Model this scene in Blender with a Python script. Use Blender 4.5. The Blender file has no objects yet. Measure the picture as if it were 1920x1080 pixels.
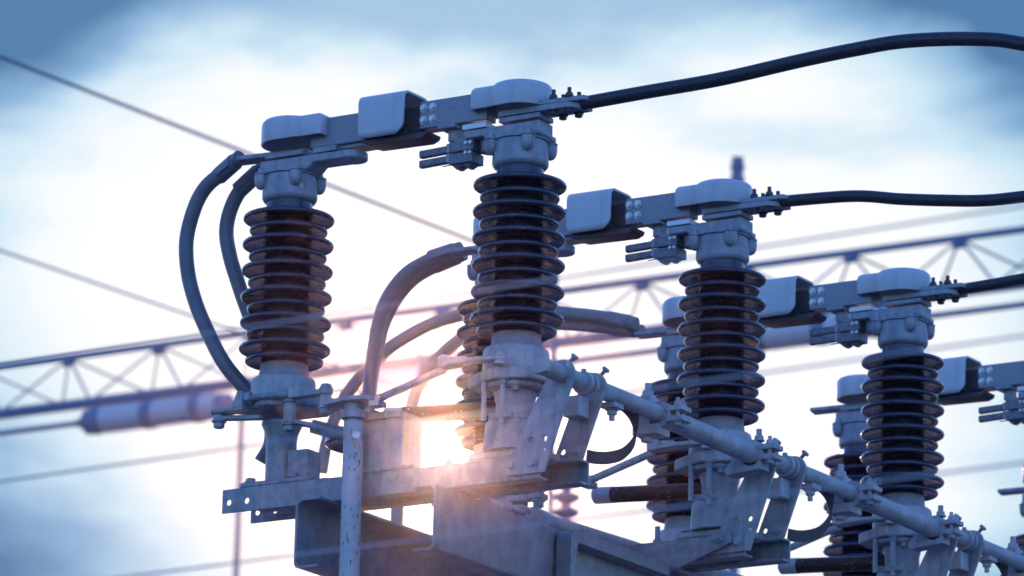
import bpy, bmesh, math, random
from mathutils import Vector, Matrix
R = math.radians
random.seed(7)
S = bpy.context.scene
COL = S.collection

# ------------------------------------------------------------------ camera
cam = bpy.data.cameras.new("camera"); camo = bpy.data.objects.new("camera", cam); COL.objects.link(camo)
rt = Vector((.8508, .5250, .0219)).normalized()
fw = Vector((-.5127, .8205, .2529)).normalized()
rt = (rt - fw * rt.dot(fw)).normalized(); up = rt.cross(fw)
mw = Matrix((rt, up, -fw)).transposed().to_4x4(); mw.translation = (5.8248, -9.3445, 1.6)
camo.matrix_world = mw
cam.sensor_width = 36; cam.lens = 188.42; cam.clip_end = 3000; cam.clip_start = .05
cam.dof.use_dof = True; cam.dof.focus_distance = 11.35; cam.dof.aperture_fstop = 8.6; cam.dof.aperture_blades = 0
S.camera = camo

# ------------------------------------------------------------------ world, sun, exposure
SUN = Vector((-.5277, .8189, .2260)).normalized()
SEL, SAZ = math.asin(SUN.z), math.atan2(SUN.x, SUN.y)
W = bpy.data.worlds.new("World"); S.world = W; W.use_nodes = True
nt = W.node_tree; N = nt.nodes; LK = nt.links; N.clear()
def nd(t, **k):
    n = N.new(t)
    for a, b in k.items(): setattr(n, a, b)
    return n
def mth(op, a, b=None, c=None):
    n = nd('ShaderNodeMath', operation=op)
    for i, x in enumerate((a, b, c)):
        if x is None: continue
        if isinstance(x, (int, float)): n.inputs[i].default_value = x
        else: LK.new(x, n.inputs[i])
    return n.outputs[0]
def smooth(x, a, b, c=0., d=1.):
    n = nd('ShaderNodeMapRange', interpolation_type='SMOOTHSTEP'); LK.new(x, n.inputs[0])
    for i, v in enumerate((a, b, c, d)): n.inputs[i + 1].default_value = v
    return n.outputs[0]
out = nd('ShaderNodeOutputWorld'); bg = nd('ShaderNodeBackground'); LK.new(bg.outputs[0], out.inputs[0])
sky = nd('ShaderNodeTexSky', sky_type='NISHITA', sun_disc=False)
sky.sun_elevation = SEL; sky.sun_rotation = SAZ; sky.air_density = 1.6; sky.dust_density = .6; sky.ozone_density = 3.
tc = nd('ShaderNodeTexCoord')
dt = nd('ShaderNodeVectorMath', operation='DOT_PRODUCT'); LK.new(tc.outputs['Generated'], dt.inputs[0]); dt.inputs[1].default_value = (-.5140, .8205, .2510)
ang = mth('MULTIPLY', mth('ARCCOSINE', mth('MINIMUM', dt.outputs['Value'], .999999)), 57.29578)
sep = nd('ShaderNodeSeparateXYZ'); LK.new(tc.outputs['Generated'], sep.inputs[0])
elv = mth('MULTIPLY', mth('ARCSINE', sep.outputs[2]), 57.29578)
mp = nd('ShaderNodeMapping'); LK.new(tc.outputs['Generated'], mp.inputs[0]); mp.inputs['Scale'].default_value = (1., 1., 2.6); mp.inputs['Location'].default_value = (.31, .12, .07)
nz = nd('ShaderNodeTexNoise'); LK.new(mp.outputs[0], nz.inputs[0]); nz.inputs['Scale'].default_value = 13.; nz.inputs['Detail'].default_value = 5.; nz.inputs['Roughness'].default_value = .52; nz.inputs['Distortion'].default_value = .25
cl = mth('SUBTRACT', nz.outputs[0], .5)
# bright aureole of the veiled sun, torn by the clouds; a cloud deck above it
glow = smooth(mth('SUBTRACT', ang, mth('MULTIPLY', cl, 3.6)), 3.2, 8.0, 1., 0.)
deck = smooth(mth('ADD', elv, mth('MULTIPLY', cl, 6.0)), 15.7, 17.9, 0., 1.)
low = smooth(mth('ADD', elv, mth('MULTIPLY', cl, 1.6)), 13.6, 10.4, 0., 1.)
azi = mth('MULTIPLY', mth('ARCTAN2', sep.outputs[0], sep.outputs[1]), 57.29578)
west = smooth(azi, -32.5, -37.8, .42, 1.)
lev = mth('SUBTRACT', mth('SUBTRACT', glow, mth('MULTIPLY', deck, .70)), mth('MULTIPLY', mth('MULTIPLY', low, west), .50))
ramp = nd('ShaderNodeValToRGB'); LK.new(lev, ramp.inputs[0]); cr = ramp.color_ramp
cr.elements[0].position = 0.; cr.elements[0].color = (.085, .215, .42, 1)
cr.elements[1].position = 1.; cr.elements[1].color = (1.0, 1.03, 1.06, 1)
for p, c in ((.22, (.25, .46, .71, 1)), (.48, (.60, .80, .93, 1)), (.75, (.90, .96, 1.0, 1))):
    e = cr.elements.new(p); e.color = c
skm = nd('ShaderNodeVectorMath', operation='MULTIPLY'); LK.new(sky.outputs[0], skm.inputs[0]); skm.inputs[1].default_value = (.95, 1.45, 2.9)
cls = nd('ShaderNodeVectorMath', operation='SCALE'); LK.new(ramp.outputs[0], cls.inputs[0]); cls.inputs['Scale'].default_value = 6.667
mixw = nd('ShaderNodeMix', data_type='RGBA'); LK.new(smooth(ang, 8., 16., 0., 1.), mixw.inputs[0]); LK.new(cls.outputs[0], mixw.inputs[6]); LK.new(skm.outputs[0], mixw.inputs[7])
LK.new(mixw.outputs[2], bg.inputs[0]); bg.inputs[1].default_value = .15
sl = bpy.data.lights.new("sun", 'SUN'); so = bpy.data.objects.new("sun", sl); COL.objects.link(so)
sl.energy = 1.5; sl.angle = R(.45); sl.color = (1., .45, .30)
so.rotation_euler = (-SUN).to_track_quat('-Z', 'Y').to_euler(); so.location = (0, 0, 20)
S.view_settings.view_transform = 'Standard'; S.view_settings.look = 'None'; S.view_settings.exposure = 0; S.view_settings.gamma = 1
S.cycles.volume_bounces = 0

# ------------------------------------------------------------------ materials
def mat(name, col, col2=None, rough=.5, metal=0., scale=30., lo=.35, hi=.65, bump=0., bscale=None, spots=None, coat=0., stretch=None, rvar=0., drip=None):
    m = bpy.data.materials.new(name); m.use_nodes = True
    t = m.node_tree; b = t.nodes['Principled BSDF']
    b.inputs['Roughness'].default_value = rough; b.inputs['Metallic'].default_value = metal
    b.inputs['Coat Weight'].default_value = coat
    b.inputs['Base Color'].default_value = (*col, 1)
    c = t.nodes.new('ShaderNodeTexCoord'); co = c.outputs['Object']
    if stretch:
        mpn = t.nodes.new('ShaderNodeMapping'); t.links.new(co, mpn.inputs[0]); mpn.inputs['Scale'].default_value = stretch; co = mpn.outputs[0]
    src = None
    if col2:
        n = t.nodes.new('ShaderNodeTexNoise'); t.links.new(co, n.inputs[0]); n.inputs['Scale'].default_value = scale; n.inputs['Detail'].default_value = 6.; n.inputs['Roughness'].default_value = .6
        r = t.nodes.new('ShaderNodeMapRange'); t.links.new(n.outputs[0], r.inputs[0]); r.inputs[1].default_value = lo; r.inputs[2].default_value = hi
        x = t.nodes.new('ShaderNodeMix'); x.data_type = 'RGBA'; t.links.new(r.outputs[0], x.inputs[0]); x.inputs[6].default_value = (*col, 1); x.inputs[7].default_value = (*col2, 1)
        src = x.outputs[2]
        if rvar:
            rr = t.nodes.new('ShaderNodeMapRange'); t.links.new(n.outputs[0], rr.inputs[0]); rr.inputs[1].default_value = .3; rr.inputs[2].default_value = .7
            rr.inputs[3].default_value = rough - rvar; rr.inputs[4].default_value = rough + rvar; t.links.new(rr.outputs[0], b.inputs['Roughness'])
    if spots:
        sc, th, c3 = spots
        n2 = t.nodes.new('ShaderNodeTexNoise'); t.links.new(co, n2.inputs[0]); n2.inputs['Scale'].default_value = sc; n2.inputs['Detail'].default_value = 3.
        r2 = t.nodes.new('ShaderNodeMapRange'); t.links.new(n2.outputs[0], r2.inputs[0]); r2.inputs[1].default_value = th; r2.inputs[2].default_value = th + .03
        x2 = t.nodes.new('ShaderNodeMix'); x2.data_type = 'RGBA'; t.links.new(r2.outputs[0], x2.inputs[0])
        if src: t.links.new(src, x2.inputs[6])
        else: x2.inputs[6].default_value = (*col, 1)
        x2.inputs[7].default_value = (*c3, 1); src = x2.outputs[2]
    if drip:
        mp4 = t.nodes.new('ShaderNodeMapping'); t.links.new(c.outputs['Object'], mp4.inputs[0]); mp4.inputs['Scale'].default_value = (1, 1, .07)
        n4 = t.nodes.new('ShaderNodeTexNoise'); t.links.new(mp4.outputs[0], n4.inputs[0]); n4.inputs['Scale'].default_value = drip[0]; n4.inputs['Detail'].default_value = 5.
        r4 = t.nodes.new('ShaderNodeMapRange'); t.links.new(n4.outputs[0], r4.inputs[0]); r4.inputs[1].default_value = .50; r4.inputs[2].default_value = .72; r4.inputs[4].default_value = drip[1]
        x4 = t.nodes.new('ShaderNodeMix'); x4.data_type = 'RGBA'; t.links.new(r4.outputs[0], x4.inputs[0]); t.links.new(src, x4.inputs[6]); x4.inputs[7].default_value = (*drip[2], 1); src = x4.outputs[2]
    if src: t.links.new(src, b.inputs['Base Color'])
    if bump:
        n3 = t.nodes.new('ShaderNodeTexNoise'); t.links.new(co, n3.inputs[0]); n3.inputs['Scale'].default_value = bscale or scale * 2; n3.inputs['Detail'].default_value = 4.
        bp = t.nodes.new('ShaderNodeBump'); bp.inputs['Strength'].default_value = bump; bp.inputs['Distance'].default_value = .002
        t.links.new(n3.outputs[0], bp.inputs['Height']); t.links.new(bp.outputs[0], b.inputs['Normal'])
    return m
M = {}
M['zinc'] = mat('galvanised_steel', (.21, .23, .26), (.36, .38, .41), .5, .25, 44, bump=.12, bscale=220, spots=(130, .70, (.46, .47, .5)), rvar=.12, drip=(60, .4, (.14, .13, .14)))
M['zinc_bright'] = mat('bright_zinc', (.62, .64, .66), (.72, .73, .74), .35, .3, 60)
M['blade'] = mat('spangled_blade', (.20, .225, .27), (.30, .32, .36), .45, .3, 190, .36, .68, bump=.1, bscale=300)
M['cast'] = mat('cast_aluminium', (.24, .27, .32), (.36, .385, .43), .5, .2, 34, bump=.15, bscale=180, spots=(44, .73, (.62, .62, .64)), drip=(55, .5, (.13, .135, .15)))
M['castlight'] = mat('weathered_casting', (.30, .31, .34), (.47, .47, .48), .55, .1, 26, bump=.18, bscale=160, spots=(44, .72, (.74, .74, .74)), drip=(60, .5, (.17, .155, .15)))
M['hood'] = mat('grey_painted_hood', (.47, .51, .56), (.53, .57, .61), .42, 0., 16, bump=.06, bscale=90, spots=(75, .755, (.08, .08, .1)), drip=(36, .35, (.30, .32, .36)))
M['porcelain'] = mat('navy_porcelain', (.016, .022, .054), (.024, .029, .064), .26, 0., 14, coat=.25, bump=.06, bscale=30, spots=(60, .70, (.10, .10, .12)), rvar=.08)  # brown glaze turned navy: the blue tone of the light is in the colour
M['cement'] = mat('cement_collar', (.22, .23, .26), (.32, .33, .36), .6, 0., 40, bump=.2)
M['cable'] = mat('grey_cable_sheath', (.12, .135, .165), (.16, .17, .20), .42, 0., 20)
M['cablelight'] = mat('pale_cable_sheath', (.20, .205, .225), (.25, .255, .27), .5, 0., 20)
M['rod'] = mat('dark_conductor', (.018, .022, .035), (.035, .04, .055), .4, .1, 40)
M['dark'] = mat('dark_steel', (.04, .045, .06), (.07, .075, .09), .5, .3, 30)
M['block'] = mat('grey_contact_metal', (.13, .14, .17), (.2, .21, .24), .45, .4, 60)
M['patina'] = mat('blackened_copper', (.030, .018, .016), (.06, .035, .028), .5, .2, 40, bump=.2, spots=(110, .66, (.35, .33, .33)))
M['sleeve'] = mat('tube_sleeve', (.45, .45, .47), (.52, .52, .54), .5, .1, 20)
M['scratched'] = mat('scratched_paint', (.46, .46, .48), (.56, .56, .57), .5, 0., 26, stretch=(1, 1, .3), spots=(170, .625, (.14, .11, .11)), bump=.1)
M['beam'] = mat('beam_zinc', (.21, .22, .25), (.32, .33, .36), .5, .2, 22, bump=.12, bscale=160, spots=(75, .74, (.07, .06, .07)), drip=(26, .35, (.14, .13, .14)))
M['braid'] = mat('copper_braid', (.05, .045, .055), (.09, .08, .09), .7, .2, 300, bump=.6, bscale=600)
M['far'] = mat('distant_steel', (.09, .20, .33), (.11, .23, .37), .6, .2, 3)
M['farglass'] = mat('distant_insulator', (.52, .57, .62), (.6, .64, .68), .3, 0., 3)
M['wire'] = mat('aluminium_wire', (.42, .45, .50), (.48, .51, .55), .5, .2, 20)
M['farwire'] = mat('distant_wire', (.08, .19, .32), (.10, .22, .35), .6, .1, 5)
M['gravel'] = mat('gravel', (.075, .09, .125), (.13, .15, .19), .9, 0., 18, bump=.6, bscale=40)

# ------------------------------------------------------------------ mesh builder
class MB:
    def __init__(s): s.bm = bmesh.new()
    def box(s, x0, x1, y0, y1, z0, z1):
        v = [s.bm.verts.new(p) for p in ((x0,y0,z0),(x1,y0,z0),(x1,y1,z0),(x0,y1,z0),(x0,y0,z1),(x1,y0,z1),(x1,y1,z1),(x0,y1,z1))]
        for f in ((0,3,2,1),(4,5,6,7),(0,1,5,4),(1,2,6,5),(2,3,7,6),(3,0,4,7)): s.bm.faces.new([v[i] for i in f])
        return s
    def bar(s, a, b, w, h, upv=(0,0,1)):
        a, b = Vector(a), Vector(b); d = (b - a).normalized(); u = Vector(upv); sd = d.cross(u).normalized(); u = sd.cross(d)
        q = []
        for p in (a, b):
            for i, j in ((-1,-1),(1,-1),(1,1),(-1,1)): q.append(s.bm.verts.new(p + sd * i * w / 2 + u * j * h / 2))
        for f in ((3,2,1,0),(4,5,6,7),(0,1,5,4),(1,2,6,5),(2,3,7,6),(3,0,4,7)): s.bm.faces.new([q[i] for i in f])
        return s
    def prism(s, pts, axis, a, b, holes=()):
        """outline in the plane across `axis` ('x': (y,z), 'y': (x,z), 'z': (x,y)), extruded a..b, real holes (cx, cy, r)"""
        def P(p, t): return (t, p[0], p[1]) if axis == 'x' else (p[0], t, p[1]) if axis == 'y' else (p[0], p[1], t)
        loops = [list(pts)] + [[(cx + r * math.cos(k * math.pi / 10), cy + r * math.sin(k * math.pi / 10)) for k in range(20)] for cx, cy, r in holes]
        if not holes:
            fa = [s.bm.verts.new(P(p, a)) for p in pts]; fb = [s.bm.verts.new(P(p, b)) for p in pts]
            fs = [s.bm.faces.new(fa), s.bm.faces.new(fb[::-1])]
            n = len(pts)
            for i in range(n): fs.append(s.bm.faces.new((fa[(i+1)%n], fa[i], fb[i], fb[(i+1)%n])))
            bmesh.ops.recalc_face_normals(s.bm, faces=fs); return s
        ed = []; top = []
        for lp in loops:
            vs = [s.bm.verts.new(P(p, a)) for p in lp]; top.append(vs)
            for i in range(len(vs)): ed.append(s.bm.edges.new((vs[i], vs[(i+1)%len(vs)])))
        g = bmesh.ops.triangle_fill(s.bm, use_beauty=True, use_dissolve=False, edges=ed)
        fs = [f for f in g['geom'] if isinstance(f, bmesh.types.BMFace)]
        mp2 = {}
        for vs in top:
            for v in vs:
                c = list(v.co); c['xyz'.index(axis)] = b; mp2[v] = s.bm.verts.new(c)
        nf = list(fs)
        for f in fs: nf.append(s.bm.faces.new([mp2[v] for v in reversed(f.verts)]))
        for vs in top:
            for i in range(len(vs)):
                v0, v1 = vs[i], vs[(i+1)%len(vs)]; nf.append(s.bm.faces.new((v0, v1, mp2[v1], mp2[v0])))
        bmesh.ops.recalc_face_normals(s.bm, faces=nf); return s
    def lathe(s, prof, o, axis=(0,0,1), seg=48, cap=True):
        """prof: (radius, height along axis from o)"""
        o = Vector(o); ax = Vector(axis).normalized(); t = Vector((1,0,0)) if abs(ax.x) < .9 else Vector((0,1,0))
        e1 = ax.cross(t).normalized(); e2 = ax.cross(e1); rings = []
        for r, h in prof:
            rings.append([s.bm.verts.new(o + ax * h + (e1 * math.cos(2*math.pi*k/seg) + e2 * math.sin(2*math.pi*k/seg)) * max(r, 1e-5)) for k in range(seg)])
        fs = []
        for a, b in zip(rings, rings[1:]):
            for k in range(seg): fs.append(s.bm.faces.new((a[k], a[(k+1)%seg], b[(k+1)%seg], b[k])))
        if cap: fs.append(s.bm.faces.new(rings[0][::-1])); fs.append(s.bm.faces.new(rings[-1]))
        bmesh.ops.recalc_face_normals(s.bm, faces=fs); return s
    def cyl(s, a, b, r, r2=None, seg=24):
        a, b = Vector(a), Vector(b); return s.lathe([(r, 0), (r if r2 is None else r2, (b - a).length)], a, b - a, seg)
    def hexn(s, a, d, r, h):
        return s.lathe([(r, 0), (r, h * .8), (r * .86, h)], a, d, 6)
    def bolt(s, a, d, r=.008, h=.006, washer=True, stud=0, studr=None):
        a = Vector(a); d = Vector(d).normalized()
        if washer: s.cyl(a, a + d * h * .3, r * 1.3, seg=20); a = a + d * h * .3
        s.hexn(a, d, r, h)
        if stud: s.cyl(a + d * h, a + d * (h + stud), studr or r * .55, seg=14)
        return s
    def tube(s, pts, r, seg=16, smooth=0):
        pts = [Vector(p) for p in pts]
        if smooth: pts = crom(pts, smooth)
        n = len(pts); rad = r if isinstance(r, (list, tuple)) else [r] * n
        if len(rad) != n: rad = [rad[min(len(rad)-1, int(i*len(rad)/n))] for i in range(n)]
        d0 = (pts[1] - pts[0]).normalized(); t = Vector((0,0,1)) if abs(d0.z) < .9 else Vector((1,0,0)); e1 = d0.cross(t).normalized(); rings = []
        for i, p in enumerate(pts):
            d = (pts[min(i+1, n-1)] - pts[max(i-1, 0)]).normalized(); e1 = (e1 - d * e1.dot(d)).normalized(); e2 = d.cross(e1)
            rings.append([s.bm.verts.new(p + (e1 * math.cos(2*math.pi*k/seg) + e2 * math.sin(2*math.pi*k/seg)) * rad[i]) for k in range(seg)])
        fs = []
        for a, b in zip(rings, rings[1:]):
            for k in range(seg): fs.append(s.bm.faces.new((a[k], a[(k+1)%seg], b[(k+1)%seg], b[k])))
        fs += [s.bm.faces.new(rings[0][::-1]), s.bm.faces.new(rings[-1])]
        bmesh.ops.recalc_face_normals(s.bm, faces=fs); return s
    def sheet(s, pts, axis, a, b, th):
        """open outline folded as sheet metal: thickened to its left by th"""
        n = len(pts); P2 = [Vector(p) for p in pts]; off = []
        for i in range(n):
            d = (P2[min(i+1, n-1)] - P2[max(i-1, 0)]).normalized(); off.append(P2[i] + Vector((-d.y, d.x)) * th)
        return s.prism([tuple(p) for p in P2] + [tuple(p) for p in reversed(off)], axis, a, b)
    def build(s, name, m, parent=None, bevel=0., ang=38, label=None, seg=2):
        me = bpy.data.meshes.new(name)
        o = bpy.data.objects.new(name, me); COL.objects.link(o)
        if parent is not None:
            r = parent
            while r.parent: r = r.parent
            bmesh.ops.translate(s.bm, verts=s.bm.verts, vec=-Vector(r.location)); o.parent = parent
        s.bm.to_mesh(me); s.bm.free(); me.materials.append(M[m])
        for p in me.polygons: p.use_smooth = True
        me.set_sharp_from_angle(angle=R(ang))
        if bevel:
            b = o.modifiers.new('bevel', 'BEVEL'); b.width = bevel; b.segments = seg; b.limit_method = 'ANGLE'; b.angle_limit = R(40); b.harden_normals = False
        if label: o['label'] = label
        return o
def crom(P, k):
    out = []
    for i in range(len(P) - 1):
        a, b, c, d = P[max(i-1, 0)], P[i], P[i+1], P[min(i+2, len(P)-1)]
        for j in range(k):
            t = j / k
            out.append(.5 * ((2*b) + (c - a)*t + (2*a - 5*b + 4*c - d)*t*t + (3*b - a - 3*c + d)*t**3))
    out.append(P[-1]); return out
def arc(cx, cy, r, a0, a1, n): return [(cx + r*math.cos(R(a0 + (a1-a0)*i/n)), cy + r*math.sin(R(a0 + (a1-a0)*i/n))) for i in range(n+1)]
def tag(o, label, cat, group=None, kind=None):
    o['label'] = label; o['category'] = cat
    if group: o['group'] = group
    if kind: o['kind'] = kind
    return o
def thing(name, loc, label, cat, group=None):
    o = bpy.data.objects.new(name, None); COL.objects.link(o); o.location = loc; o.empty_display_size = .05
    return tag(o, label, cat, group)
def dup(o, dx, dy, label=None, dz=0.):
    kids = {}
    for q in bpy.data.objects:
        if q.parent: kids.setdefault(q.parent, []).append(q)
    def rec(a, par):
        c = a.copy(); COL.objects.link(c); c.parent = par
        for ch in kids.get(a, []): rec(ch, c)
        return c
    c = rec(o, None); c.location = Vector(o.location) + Vector((dx, dy, dz))
    if label: c['label'] = label
    return c
def struct(o): o['kind'] = 'structure'; return o

DB = .5941                                   # insulator spacing on a pole
UY = [0., .8765, 1.7566, 2.6629, 3.75]       # the poles stand one behind the other

# ------------------------------------------------------------------ ground
g = MB(); g.box(-400, 400, -400, 400, -.2, 0.); struct(g.build('ground', 'gravel'))

# ------------------------------------------------------------------ post insulators
def make_insulator(label):
    t = thing('post_insulator', (0, 0, 4.29), label, 'insulator', 'ribbed post insulators carrying the switch arms')
    prof = [(.0505, 4.745)]
    def shed(z, r):
        w = r - .0505
        return [(.0515, z + .0190), (.0505 + w*.45, z + .0132), (r - .008, z + .0080), (r - .0032, z + .0062), (r - .0010, z + .0042), (r, z + .0016),
                (r - .0001, z - .0012), (r - .0012, z - .0036), (r - .0034, z - .0048), (r - .0058, z - .0042), (r - .0085, z - .0022), (.0505 + w*.4, z + .0010), (.0560, z + .0022), (.0512, z + .0006), (.0505, z - .003)]
    for i in range(6):
        z = 4.7021 - .0587 * i
        prof += shed(z, .1) + shed(z - .0268, .0856)
    prof += [(.0505, 4.372)]
    # axis runs upward from the base
    MB().lathe([(r, z - 4.29) for r, z in reversed(prof)], (0, 0, 4.29), seg=72).build('ribbed_body', 'porcelain', t, ang=60)
    MB().lathe([(.0555, .053), (.0545, .062), (.0525, .078), (.0530, .0835), (.051, .0845)], (0, 0, 4.29), seg=56).build('lower_collar', 'cement', t)
    MB().lathe([(.050, .432), (.0495, .438), (.0485, .452), (.0485, .460)], (0, 0, 4.29), seg=56).build('upper_collar', 'cement', t)
    c = MB().lathe([(.050, 4.7395), (.056, 4.7415), (.0600, 4.7475), (.0608, 4.752), (.0600, 4.775), (.0578, 4.7985), (.04, 4.7988)], (0, 0, 0), seg=64)
    for a in (45, 135, 225, 315):
        x, y = .0655 * math.cos(R(a)), .0655 * math.sin(R(a))
        c.lathe([(.003, 4.766), (.0085, 4.769), (.0128, 4.776), (.0145, 4.786), (.0145, 4.7985)], (x, y, 0), seg=20)
    c.lathe([(.062, 4.7988), (.062, 4.8025)], (0, 0, 0), seg=48)
    for a in (45, 135, 225, 315):
        x, y = .0655 * math.cos(R(a)), .0655 * math.sin(R(a)); c.cyl((x, y, 4.7988), (x, y, 4.8025), .0155, seg=20)
    cap = c.build('top_cap', 'cast', t, bevel=.0012)
    for a in (45, 135, 225, 315):
        x, y = .0655 * math.cos(R(a)), .0655 * math.sin(R(a)); MB().bolt((x, y, 4.8025), (0, 0, 1), .0078, .009).build('bolt', 'cast', cap)
    MB().lathe([(.0706, 0.001), (.0706, .044), (.0690, .0495), (.065, .0525), (.054, .056)], (0, 0, 4.29), seg=64).build('base_cap', 'castlight', t, bevel=.001)
    return t
ins = make_insulator('dark ribbed post insulator under the right hood of the front pole, nearest and largest')
INS = {('R', 0): ins}
INS['L', 0] = dup(ins, -DB, 0, 'dark ribbed post insulator farthest left, with two grey cables looping down beside it')
INS['R', 1] = dup(ins, 0, UY[1], 'dark ribbed post insulator on the second pole, behind the grey coupling pipe')
INS['L', 1] = dup(ins, -DB, UY[1], 'dark ribbed post insulator mostly hidden behind the nearest one, in the orange glow')
INS['R', 2] = dup(ins, 0, UY[2], 'dark ribbed post insulator on the third pole, right of centre with a clear hood above')
INS['L', 2] = dup(ins, -DB, UY[2], 'dark ribbed post insulator half hidden behind the second pole\'s right insulator')
INS['L', 3] = dup(ins, -DB, UY[3], 'dark ribbed post insulator half hidden behind the third pole\'s right insulator')
INS['R', 3] = dup(ins, 0, UY[3], 'dark ribbed post insulator on the fourth pole, beyond the right edge')
INS['L', 4] = dup(ins, -DB, UY[4], 'blurred dark post insulator cut off by the right edge of the view')

for i, o in enumerate(INS.values()): o.rotation_euler.z = R(90 * (i % 4))

# ------------------------------------------------------------------ switch arms (one per pole)
def hood(parent, cx, sg):
    out = arc(-.106 + .010, -.045 + .010, .010, 180, 270, 3) + arc(0, 0, .067, -138, 138, 40) + arc(-.106 + .010, .045 - .010, .010, 90, 180, 3)
    zb, zt = 4.8765, 4.9265
    bm = bmesh.new(); lo = [bm.verts.new((cx + sg*x, y, zb)) for x, y in out]; hi = [bm.verts.new((cx + sg*x, y, zt)) for x, y in out]; n = len(out)
    # dome part is a little deeper than the arm part
    for v, (x, y) in zip(lo, out):
        if x > -.05: v.co.z -= .006 * min(1, (x + .05) / .03)
    for i in range(n): bm.faces.new((lo[i], lo[(i+1)%n], hi[(i+1)%n], hi[i]))
    top = bm.faces.new(hi)
    bmesh.ops.recalc_face_normals(bm, faces=bm.faces)
    bmesh.ops.bevel(bm, geom=list(top.edges), offset=.016, segments=5, profile=.55, affect='EDGES')
    mb = MB(); mb.bm.free(); mb.bm = bm
    o = mb.build('hood', 'hood', parent, ang=50)
    s = o.modifiers.new('shell', 'SOLIDIFY'); s.thickness = .0045; s.offset = -1
    b = o.modifiers.new('bevel', 'BEVEL'); b.width = .0015; b.segments = 2; b.limit_method = 'ANGLE'; b.angle_limit = R(50)
    return o
def make_arm(label):
    t = thing('switch_arm', (-.297, 0, 4.80), label, 'switch arm', 'horizontal switch arms on pairs of insulators')
    # bracket castings on the insulators
    pr = [(-.129, 4.835), (-.129, 4.8225), (-.1235, 4.8168), (-.0787, 4.8178), (-.070, 4.8085), (-.064, 4.8035), (.056, 4.8035), (.063, 4.807), (.063, 4.8365)]
    MB().prism(pr, 'y', -.03, .028).box(-.06, .060, -.022, .048, 4.8030, 4.815).build('bracket', 'cast', t, bevel=.003)
    pl = [(-DB - x if x > -.1 else -DB - x + .044, z) for x, z in pr]
    b = MB().prism(pl, 'y', -.03, .03); b.cyl((-.432, 0, 4.8165), (-.432, 0, 4.834), .034, seg=24)
    b.build('bracket', 'cast', t, bevel=.003)
    MB().box(-.131, -.0715, -.03, .03, 4.8375, 4.8494).build('contact_pad', 'zinc_bright', t, bevel=.001)
    MB().box(-.517, -.456, -.03, .03, 4.8375, 4.8494).build('contact_pad', 'cast', t, bevel=.001)
    MB().cyl((-.085, .01, 4.790), (-.085, .01, 4.8175), .019, .022, seg=24).build('pivot_boss', 'cast', t, bevel=.002)
    # terminals under the hoods
    tm = MB().box(-.039, .0625, -.03, .03, 4.8415, 4.8525); tm.prism([(-.04, -.03), (.125, -.03), (.147, -.012), (.16, .03), (-.04, .03)], 'z', 4.8545, 4.8675)
    tm.prism([(.06, -.030), (.168, -.022), (.180, .012), (.16, .03), (.06, .03)], 'z', 4.8682, 4.8785); term = tm.build('terminal', 'cast', t, bevel=.0015)
    for x in (.092, .131):
        for y in (-.02, .02):
            MB().bolt((x, y, 4.8787), (0, 0, 1), .0082, .0075, stud=.011).build('bolt', 'dark', term); MB().bolt((x, y, 4.8542), (0, 0, -1), .0085, .008).build('bolt', 'dark', term)
    tl = MB().box(-DB - .05, -DB + .05, -.03, .03, 4.8400, 4.8515).bar((-.555, .022, 4.858), (-.735, -.012, 4.852), .045, .010)
    tl.build('terminal', 'cast', t, bevel=.0015)
    # the two current arms
    MB().box(-.532, -.36, -.02, .02, 4.852, 4.9175).prism([(-.532, 4.852), (-.36, 4.852), (-.36, 4.842), (-.516, 4.842)], 'y', -.012, .03).build('blade', 'blade', t, bevel=.0025)
    bl = MB().box(-.247, -.076, -.0205, .02, 4.8575, 4.9195).build('blade', 'blade', t, bevel=.0025)
    MB().box(-.36, -.2475, -.011, .011, 4.856, 4.914).build('contact_finger', 'dark', t, bevel=.002)
    for x in (-.2361, -.213):
        for z in (4.9035, 4.8765): MB().bolt((x, -.0206, z), (0, -1, 0), .0072, .006).build('bolt', 'zinc_bright', bl)
    j = MB().prism([(-.395, 4.846), (-.37, 4.837), (-.240, 4.8350), (-.226, 4.841), (-.222, 4.8505), (-.395, 4.8505)], 'y', -.027, .030)
    j.prism([(-.335, 4.8505), (-.29, 4.872), (-.27, 4.8505)], 'y', -.026, -.020); j.box(-.385, -.30, -.034, .034, 4.8505, 4.8545)
    j.build('contact_jaw', 'dark', t, bevel=.003)
    # folded rain shield round the contact
    sh = [(-.043, 4.8500), (-.0475, 4.8520), (-.0495, 4.857), (-.0495, 4.863), (-.0495, 4.869), (-.0495, 4.876)] + arc(-.0315, 4.925, .018, 180, 90, 8) + arc(.0315, 4.925, .018, 90, 0, 8) + [(.0495, 4.876), (.0495, 4.869), (.0495, 4.863), (.0495, 4.857), (.0475, 4.8520), (.043, 4.8500)]
    mb = MB(); rows = []
    for y, z in sh:
        h = min(.024, max(0., z - 4.850)); cut = .024 - math.sqrt(max(0., .024**2 - (.024 - h)**2))
        xs = [-.386 + cut * .25] + [-.386 + .117 * q / 8 for q in range(1, 8)] + [-.269 - cut]
        xs = sorted(xs); rows.append([mb.bm.verts.new((min(x, -.269 - cut), y, z)) for x in xs])
    for r0, r1 in zip(rows, rows[1:]):
        for q in range(8): mb.bm.faces.new((r0[q], r0[q+1], r1[q+1], r1[q]))
    bmesh.ops.recalc_face_normals(mb.bm, faces=mb.bm.faces)
    so_ = mb.build('rain_shield', 'hood', t, ang=45); sd_ = so_.modifiers.new('shell', 'SOLIDIFY'); sd_.thickness = .005; sd_.offset = 0
    bv = so_.modifiers.new('bevel', 'BEVEL'); bv.width = .0014; bv.segments = 2; bv.limit_method = 'ANGLE'; bv.angle_limit = R(50)
    hood(t, 0, 1); hood(t, -DB, -1)
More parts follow.
